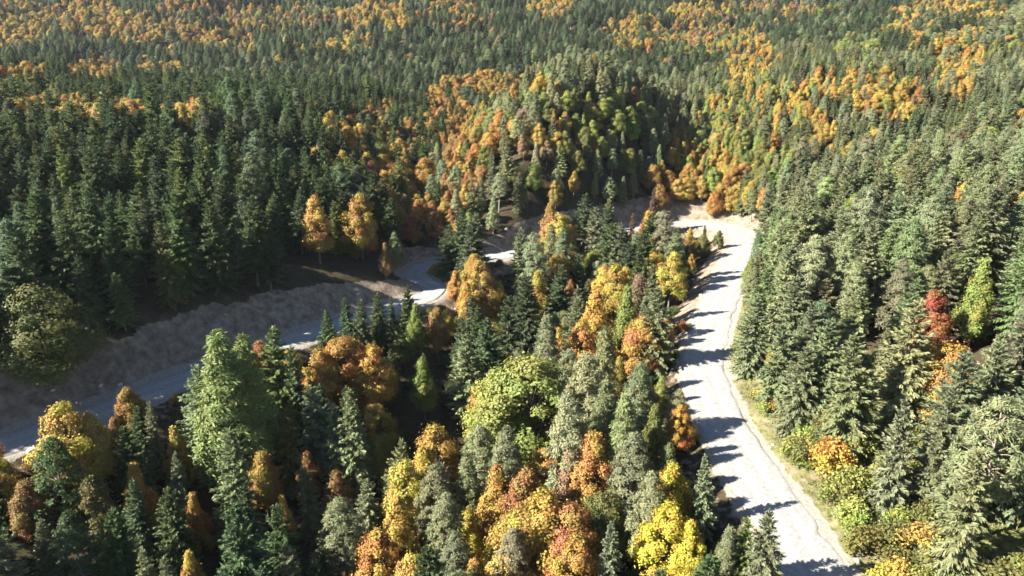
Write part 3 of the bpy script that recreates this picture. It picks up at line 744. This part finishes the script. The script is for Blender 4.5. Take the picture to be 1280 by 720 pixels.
def scatter():
    cand = []
    for (r0, r1, sp) in ((18, 175, 4.0), (175, 300, 3.4), (300, 480, 4.2), (480, 1150, 5.4)):
        X, Y = np.meshgrid(np.arange(-640, 760, sp), np.arange(-40, 1150, sp))
        X = X + (np.arange(X.shape[0]) % 2)[:, None] * sp / 2 + rng.uniform(-.42, .42, X.shape) * sp
        Y = Y + rng.uniform(-.42, .42, X.shape) * sp
        Rr = np.hypot(X, Y)
        m = (Rr >= r0) & (Rr < r1) & (np.abs(X) < .80 * np.maximum(Y, 0) + 50)
        cand.append(np.stack([X[m], Y[m]], -1))
    P = np.vstack(cand)
    x, y = P[:, 0], P[:, 1]
    d, ins, _ = road_info(x, y)
    cut = lookup(GC, x, y)
    right = (~ins) & (x > 12)
    ok = np.where(ins, (d > 5.4) & ~((x > 24) & (y > 108) & (d < 8.5)), np.where(right, (d > 5.2) & ((d > np.where(y < 80, 17, 9)) | (y > 100)), (d > 5) & (cut < .35)))
    ok &= ~((x > 30) & (x < 44) & (y < 51) & ~ins)
    # right flank of the knoll: open dark soil above the far bend
    ok &= ~((x > 22) & (x < 52) & (y > 186) & (y < 206) & (rng.random(len(x)) < .45))
    # keep clear of the trees set by hand
    for t in trees:
        if t['kind'] == 'bush': continue
        rr = CROWN_R[t['kind']] * t['scale'] * t['width']
        ok &= (x - t['x']) ** 2 + (y - t['y']) ** 2 > (rr * .95 + .7) ** 2
    x, y, d, ins = x[ok], y[ok], d[ok], ins[ok]
    keep = np.ones(len(x), bool)
    # open ground in front of the trees that stand out
    z = height(x, y)
    tu, tv, td = project(x, y, z + 10.5)
    for t in trees[:n_heroes]:
        if t['label'] is None or t['kind'] != 'leafy': continue
        hu, hv, hd = project(t['x'], t['y'], t['z'] + t['H'])
        hw = 900 * CROWN_R[t['kind']] * t['scale'] * t['width'] / hd + 900 * 1.4 / td
        hh = 900 * t['H'] * CP / hd
        keep &= ~((td < hd) & (np.abs(tu - hu) < hw) & (tv > hv - 400) & (tv < hv + hh * .5) & (td > hd - 15))
    keep &= ~(ins & (y > 112) & (tu > 596) & (tu < 652) & (tv < 345))
    x, y, d, ins = x[keep], y[keep], d[keep], ins[keep]
    z = height(x, y)
    nz = fbm(x, y, 24, 2); n2 = fbm(x + 300, y, 60, 2)
    u, v, dep = project(x, y, z + 9)
    for k in range(len(x)):
        reg = region_of(x[k], y[k], d[k], ins[k])
        kind, tint = None, None
        for (cu, cv, ru, rv, share, cols) in patches:
            if dep[k] > 120 and ((u[k] - cu) / ru) ** 2 + ((v[k] - cv) / rv) ** 2 < 1.15 + .5 * nz[k] and rng.random() < share ** (.9 if cols is YG else .55):
                kind, tint = 'leafy', cols[int(rng.integers(len(cols)))]
                break
        if kind is None:
            q = rng.random()
            if reg == 'ravine':
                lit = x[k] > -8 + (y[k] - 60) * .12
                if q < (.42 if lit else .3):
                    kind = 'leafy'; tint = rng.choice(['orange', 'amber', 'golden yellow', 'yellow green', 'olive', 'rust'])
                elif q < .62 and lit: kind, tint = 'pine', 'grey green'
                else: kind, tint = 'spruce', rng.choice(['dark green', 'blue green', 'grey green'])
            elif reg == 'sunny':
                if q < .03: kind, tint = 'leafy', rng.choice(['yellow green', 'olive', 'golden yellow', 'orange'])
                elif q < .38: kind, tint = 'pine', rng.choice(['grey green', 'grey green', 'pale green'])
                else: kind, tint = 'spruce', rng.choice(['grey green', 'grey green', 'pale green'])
            elif reg == 'knoll':  # pale conifer tints put extra sunlight on the knoll into the colour
                if q < .07: kind, tint = 'leafy', rng.choice(['orange', 'rust', 'olive', 'yellow green'])
                elif q < .65: kind, tint = 'pine', rng.choice(['grey green', 'pale green', 'pale green'])
                else: kind, tint = 'spruce', rng.choice(['grey green', 'pale green'])
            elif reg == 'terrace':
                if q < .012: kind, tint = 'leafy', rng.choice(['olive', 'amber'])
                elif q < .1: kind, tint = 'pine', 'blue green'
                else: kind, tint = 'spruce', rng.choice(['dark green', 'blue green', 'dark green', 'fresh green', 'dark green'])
            else:
                if q < .012 + .07 * max(0, n2[k]): kind, tint = 'leafy', rng.choice(['orange', 'amber', 'olive', 'rust', 'golden yellow'])
                elif u[k] > 850 + (170 - v[k]) * 2.6:  # lit spur tinted paler, slopes behind darker: sunlight put into the colour
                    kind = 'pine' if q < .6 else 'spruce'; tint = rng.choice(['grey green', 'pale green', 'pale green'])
                else:
                    kind = 'pine' if q < .4 else 'spruce'; tint = rng.choice(['dark green', 'blue green', 'blue green', 'grey green'])
        H = np.clip(rng.normal(12, 2.3), 6.5, 17) if kind != 'leafy' else rng.uniform(8.5, 11.5) + (1.5 if dep[k] > 150 else 0)
        if reg == 'ravine':
            if x[k] > 35 and y[k] > 118: H *= .42
            elif y[k] > 126: H *= 1.15
            elif x[k] < 0 and d[k] < 12: H *= .7
            elif x[k] > 5 and d[k] < 16: H *= .62 if d[k] < 9 else .85
            else: H *= .8
        if reg == 'far': H *= .74
        elif reg == 'knoll': H *= .62
        elif reg == 'sunny': H *= .92 - .32 * float(smooth(150, 215, y[k]))
        elif reg == 'terrace': H *= 1 - .2 * float(smooth(150, 260, y[k]))
        yield x[k], y[k], z[k], kind, H, str(tint), reg
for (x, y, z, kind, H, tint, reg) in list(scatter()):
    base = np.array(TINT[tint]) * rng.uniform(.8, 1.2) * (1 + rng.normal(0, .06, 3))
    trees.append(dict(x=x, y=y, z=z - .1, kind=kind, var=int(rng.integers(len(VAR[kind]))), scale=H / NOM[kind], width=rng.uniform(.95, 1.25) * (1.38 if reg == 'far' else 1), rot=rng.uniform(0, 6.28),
                      lean=rng.normal(0, .035, 2), tint=tint, rgb=base, region=reg, label=None, H=H))

# ------------------------------------------------------------------ which trees show largest in the photograph
def visible_area():
    sc = .25
    W, Hh = 320, 180
    taken = np.zeros((Hh, W), bool)
    order = sorted(range(len(trees)), key=lambda i: math.hypot(trees[i]['x'], trees[i]['y']))
    area = np.zeros(len(trees))
    for i in order:
        t = trees[i]
        u0, v0, dep = project(t['x'], t['y'], t['z'] + t['H'])
        u1, v1, _ = project(t['x'], t['y'], t['z'] + t['H'] * .15)
        if dep < 5: continue
        w = 900 * CROWN_R[t['kind']] * t['scale'] * t['width'] / dep
        a, b = max(0, int((u0 - w) * sc)), min(W, int((u0 + w) * sc) + 1)
        c, e = max(0, int(v0 * sc)), min(Hh, int(v1 * sc) + 1)
        if a >= b or c >= e: continue
        yy, xx = np.mgrid[c:e, a:b]
        f = np.clip((yy + .5 - v0 * sc) / max((v1 - v0) * sc, 1), 0, 1)
        half = w * sc * (np.sqrt(f) if t['kind'] in ('leafy', 'bush') else (.12 + .88 * f))
        msk = np.abs(xx + .5 - u0 * sc) <= np.maximum(half, .5)
        new = msk & ~taken[c:e, a:b]
        area[i] = new.sum()
        taken[c:e, a:b] |= msk
    return area
area = visible_area()

KIND_NAME = {'spruce': 'spruce_tree', 'pine': 'pine_tree', 'leafy': 'broadleaf_tree', 'bush': 'bush'}
KIND_CAT = {'spruce': 'spruce tree', 'pine': 'pine tree', 'leafy': 'broadleaf tree', 'bush': 'bush'}
KIND_WORD = {'spruce': 'spruce', 'pine': 'pine', 'leafy': 'broadleaf tree', 'bush': 'bush'}
WHERE = {'ravine': 'in the ravine inside the bend of the road', 'sunny': 'on the sunlit slope above the white road', 'terrace': 'on the dark wooded slope above the shaded road',
         'knoll': 'on the knoll behind the far bend', 'far': 'on the distant hillside'}
FORM = {'spruce': ['pointed', 'drooping', 'broad skirted', 'slender', 'open based', 'dense', 'ragged'], 'pine': ['shaggy', 'full crowned', 'round topped', 'conical', 'bare stemmed'],
        'leafy': ['rounded', 'egg shaped', 'wide', 'upright', 'loose', 'domed'], 'bush': ['rounded', 'spreading', 'bushy', 'squat']}
individual = set()
for kind, cap in (('spruce', 298), ('pine', 298), ('leafy', 298), ('bush', 290)):
    ids = [i for i in range(len(trees)) if trees[i]['kind'] == kind]
    ids.sort(key=lambda i: (trees[i]['label'] is None, -area[i]))
    individual.update([i for i in ids if area[i] > 0 or trees[i]['label']][:cap])

first = {}
for i in sorted(individual):
    t = trees[i]
    root = bpy.data.objects.new(KIND_NAME[t['kind']], None)
    root.empty_display_size = .5
    col.objects.link(root)
    root.location = (t['x'], t['y'], t['z'])
    root.rotation_euler = (t['lean'][0], t['lean'][1], t['rot'])
    root.scale = (t['scale'] * t['width'], t['scale'] * t['width'], t['scale'])
    hw = t['H'] / {'spruce': 12, 'pine': 12, 'leafy': 9.5, 'bush': 2.3}[t['kind']]
    size = 'tall' if hw > 1.12 else ('low' if hw < .85 else 'medium')
    lab = t['label']
    form = FORM[t['kind']][t['var']]
    rd = float(road_info(np.array([t['x']]), np.array([t['y']]))[0][0])
    if t['region'] == 'ravine': where = 'at the ravine edge under the road' if rd < 11 else 'part way down the ravine' if rd < 20 else 'deep in the ravine'
    elif t['region'] == 'sunny': where = 'close beside the white road' if rd < 14 else 'low on the sunlit slope' if rd < 32 else 'half way up the sunlit slope' if rd < 70 else 'high on the sunlit slope'
    elif t['region'] == 'terrace': where = 'on top of the shaded road bank' if rd < 20 else 'in the dark wood above the bank' if rd < 50 else 'far back in the dark wood'
    else: where = WHERE[t['region']]
    if lab is None:
        lab = f"{size} {form} {t['tint']} {KIND_WORD[t['kind']]} {where}"
        if t['kind'] == 'bush':
            lab = f"{size} {form} {t['tint']} bush " + ('on the grassy verge of the white road' if t['region'] == 'sunny' else 'on the bank below the road edge')
        grp = f"{size} {form} {t['tint']} {KIND_WORD[t['kind']]}s {where}" if t['kind'] != 'bush' else lab.replace(' bush', ' bushes')
        tag(root, lab, KIND_CAT[t['kind']], grp)
    else:
        tag(root, lab, KIND_CAT[t['kind']])
    tm, cm = VAR[t['kind']][t['var']]
    a = mesh_obj('trunk' if t['kind'] != 'bush' else 'stems', tm, None, root)
    b = mesh_obj('crown' if t['kind'] != 'bush' else 'foliage', cm, None, root)
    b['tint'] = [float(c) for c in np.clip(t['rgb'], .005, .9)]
    first.setdefault((t['kind'], t['var']), (a, b))

# ------------------------------------------------------------------ the rest of the wood, one mass for each kind
def wood(kind, name, label, cat):
    ids = [i for i in range(len(trees)) if trees[i]['kind'] == kind and i not in individual]
    if not ids: return
    have = [v for v in range(len(VAR[kind])) if (kind, v) in first]
    me = bpy.data.meshes.new(name)
    n = len(ids)
    me.vertices.add(n)
    me.vertices.foreach_set('co', np.array([(trees[i]['x'], trees[i]['y'], trees[i]['z']) for i in ids], np.float32).ravel())
    def attr(nm, typ, key, data):
        a = me.attributes.new(nm, typ, 'POINT'); a.data.foreach_set(key, data)
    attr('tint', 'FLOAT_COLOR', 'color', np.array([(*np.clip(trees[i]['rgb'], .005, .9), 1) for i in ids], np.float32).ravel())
    attr('turn', 'FLOAT_VECTOR', 'vector', np.array([(*trees[i]['lean'], trees[i]['rot']) for i in ids], np.float32).ravel())
    attr('grow', 'FLOAT_VECTOR', 'vector', np.array([(trees[i]['scale'] * trees[i]['width'], trees[i]['scale'] * trees[i]['width'], trees[i]['scale']) for i in ids], np.float32).ravel())
    attr('pick', 'INT', 'value', np.array([have.index(trees[i]['var']) if trees[i]['var'] in have else trees[i]['var'] % len(have) for i in ids], np.int32))
    o = mesh_obj(name, me)
    tag(o, label, cat, kind='stuff')
    ng = bpy.data.node_groups.new(name, 'GeometryNodeTree')
    ng.interface.new_socket('Geometry', in_out='INPUT', socket_type='NodeSocketGeometry')
    ng.interface.new_socket('Geometry', in_out='OUTPUT', socket_type='NodeSocketGeometry')
    gi, go = ng.nodes.new('NodeGroupInput'), ng.nodes.new('NodeGroupOutput')
    iop = ng.nodes.new('GeometryNodeInstanceOnPoints')
    iop.inputs['Pick Instance'].default_value = True
    join = ng.nodes.new('GeometryNodeJoinGeometry')
    for v in reversed(have):
        j2 = ng.nodes.new('GeometryNodeJoinGeometry')
        for ob in first[(kind, v)]:
            oi = ng.nodes.new('GeometryNodeObjectInfo')
            oi.transform_space = 'ORIGINAL'
            oi.inputs['Object'].default_value = ob
            ng.links.new(oi.outputs['Geometry'], j2.inputs[0])
        g2 = ng.nodes.new('GeometryNodeGeometryToInstance')
        ng.links.new(j2.outputs[0], g2.inputs[0])
        ng.links.new(g2.outputs[0], join.inputs[0])
    def named(nm, typ):
        a = ng.nodes.new('GeometryNodeInputNamedAttribute'); a.data_type = typ
        a.inputs['Name'].default_value = nm
        return a.outputs['Attribute']
    ng.links.new(gi.outputs[0], iop.inputs['Points'])
    ng.links.new(join.outputs[0], iop.inputs['Instance'])
    ng.links.new(named('pick', 'INT'), iop.inputs['Instance Index'])
    e2r = ng.nodes.new('FunctionNodeEulerToRotation')
    ng.links.new(named('turn', 'FLOAT_VECTOR'), e2r.inputs[0])
    ng.links.new(e2r.outputs[0], iop.inputs['Rotation'])
    ng.links.new(named('grow', 'FLOAT_VECTOR'), iop.inputs['Scale'])
    ng.links.new(iop.outputs[0], go.inputs[0])
    md = o.modifiers.new('wood', 'NODES')
    md.node_group = ng
wood('spruce', 'spruce_wood', 'dense dark spruce wood covering the far slopes as one mass', 'spruce wood')
wood('pine', 'pine_wood', 'grey green pine wood covering the far slopes as one mass', 'pine wood')
wood('leafy', 'autumn_wood', 'orange and yellow autumn woodland scattered through the far conifers', 'autumn wood')
wood('bush', 'brushwood', 'low brush hidden along the ravine edges under the trees', 'brush')
print('TREES', len(trees), {k: sum(t['kind'] == k for t in trees) for k in VAR}, 'individual', len(individual))

# ------------------------------------------------------------------ thin air between the slopes
def build_haze():
    x0, x1, y0, y1, z0, z1 = gx[0] - 5, gx[-1] + 5, gy[0] - 5, gy[-1] + 5, float(GZ.min()) - 1.5, float(GZ.max()) + 25
    V = [(x, y, z) for x in (x0, x1) for y in (y0, y1) for z in (z0, z1)]
    Fc = [(0, 1, 3, 2), (4, 6, 7, 5), (0, 4, 5, 1), (2, 3, 7, 6), (0, 2, 6, 4), (1, 5, 7, 3)]
    m, nt, out = new_mat('thin_haze')
    pv = nd(nt, 'ShaderNodeVolumePrincipled')
    pv.inputs['Color'].default_value = (.86, .91, 1.0, 1)
    pv.inputs['Density'].default_value = HAZE
    pv.inputs['Anisotropy'].default_value = .2
    nt.links.new(pv.outputs[0], out.inputs['Volume'])
    tag(mesh_obj('haze', make_mesh('haze', V, Fc), m), kind='stuff')
HAZE = 0.00004
build_haze()
scene.cycles.volume_bounces = 0

# ------------------------------------------------------------------ rough grass on the verges
def build_grass():
    n = 15000
    x = rng.uniform(20, 75, n); y = rng.uniform(34, 150, n)
    d, ins, _ = road_info(x, y)
    dens = np.where(ins, 0, smooth(30, 14, d) + (y < 60) * .5) * (.45 + .55 * smooth(-.4, .4, fbm(x, y, 6, 2)))
    m = (~ins) & (d > HALF_W + 1.3) & (rng.random(n) < dens)
    x, y = x[m], y[m]
    z = height(x, y)
    k = 9
    n = len(x)
    P = np.repeat(np.stack([x, y, z - .03], -1), k, 0) + np.concatenate([rng.normal(0, .16, (n * k, 2)), np.zeros((n * k, 1))], 1)
    D = norm(np.concatenate([rng.normal(0, .45, (n * k, 2)), np.ones((n * k, 1))], 1))
    S = norm(np.cross(D, rng.normal(0, 1, D.shape)))
    L = np.repeat(rng.uniform(.22, .6, n), k) * rng.uniform(.7, 1.2, n * k)
    tone = (np.clip(.5 + rng.normal(0, .2, n * k), 0, 1), np.repeat(rng.random(n), k))
    me = leaf_mesh('verge_grass', P, D, S, L, np.full(n * k, .075), tone, M_LEAF)
    o = mesh_obj('verge_grass', me)
    o['tint'] = [.17, .165, .06]
    tag(o, 'rough yellowing grass on the verge of the white road', 'grass', kind='stuff')
build_grass()

# ------------------------------------------------------------------ stones fallen along the road edges
def build_stones():
    kinds = []
    for sd in range(5):
        g = np.random.default_rng(900 + sd)
        import bmesh
        bm = bmesh.new()
        bmesh.ops.create_icosphere(bm, subdivisions=2, radius=.5)
        k = g.normal(0, 1, (5, 3)); k /= np.linalg.norm(k, axis=1)[:, None]
        for v in bm.verts:
            c = np.array(v.co)
            for q in k:                                   # chip flat faces off the ball
                e = c @ q - .33
                if e > 0: c = c - q * e
            v.co = c * np.array([1.2, .9, .7]) + g.normal(0, .012, 3)
        me = bpy.data.meshes.new('stone'); bm.to_mesh(me); bm.free()
        me.materials.append(M_STONE)
        kinds.append(me)
    n = 0
    while n < 64:
        i = int(rng.integers(len(road_line)))
        px, py = road_line[i, 0] + rng.normal(0, 4.5), road_line[i, 1] + rng.normal(0, 4.5)
        d, ins, _ = road_info(np.array([px]), np.array([py]))
        if d[0] < 3.3 or d[0] > 7.5 or not (45 < py < 190): continue
        big = rng.random() < .3
        sc = rng.uniform(.7, 1.2) if big else rng.uniform(.3, .6)
        o = mesh_obj('stone', kinds[n % 5])
        o.location = (px, py, float(height(px, py)) + .12 * sc)
        o.rotation_euler = (rng.normal(0, .2), rng.normal(0, .2), rng.uniform(0, 6.28))
        o.scale = (sc, sc, sc)
        side = 'under the knoll bank' if py > 150 else ('beside the white road' if px > 8 else 'beside the shaded road')
        where = side + (', on the ravine side' if ins[0] else ', on the uphill side')
        word = 'large' if big else 'small'
        tag(o, f'{word} pale angular stone lying {where}', 'stone', f'{word} stones lying {where}')
        n += 1
build_stones()
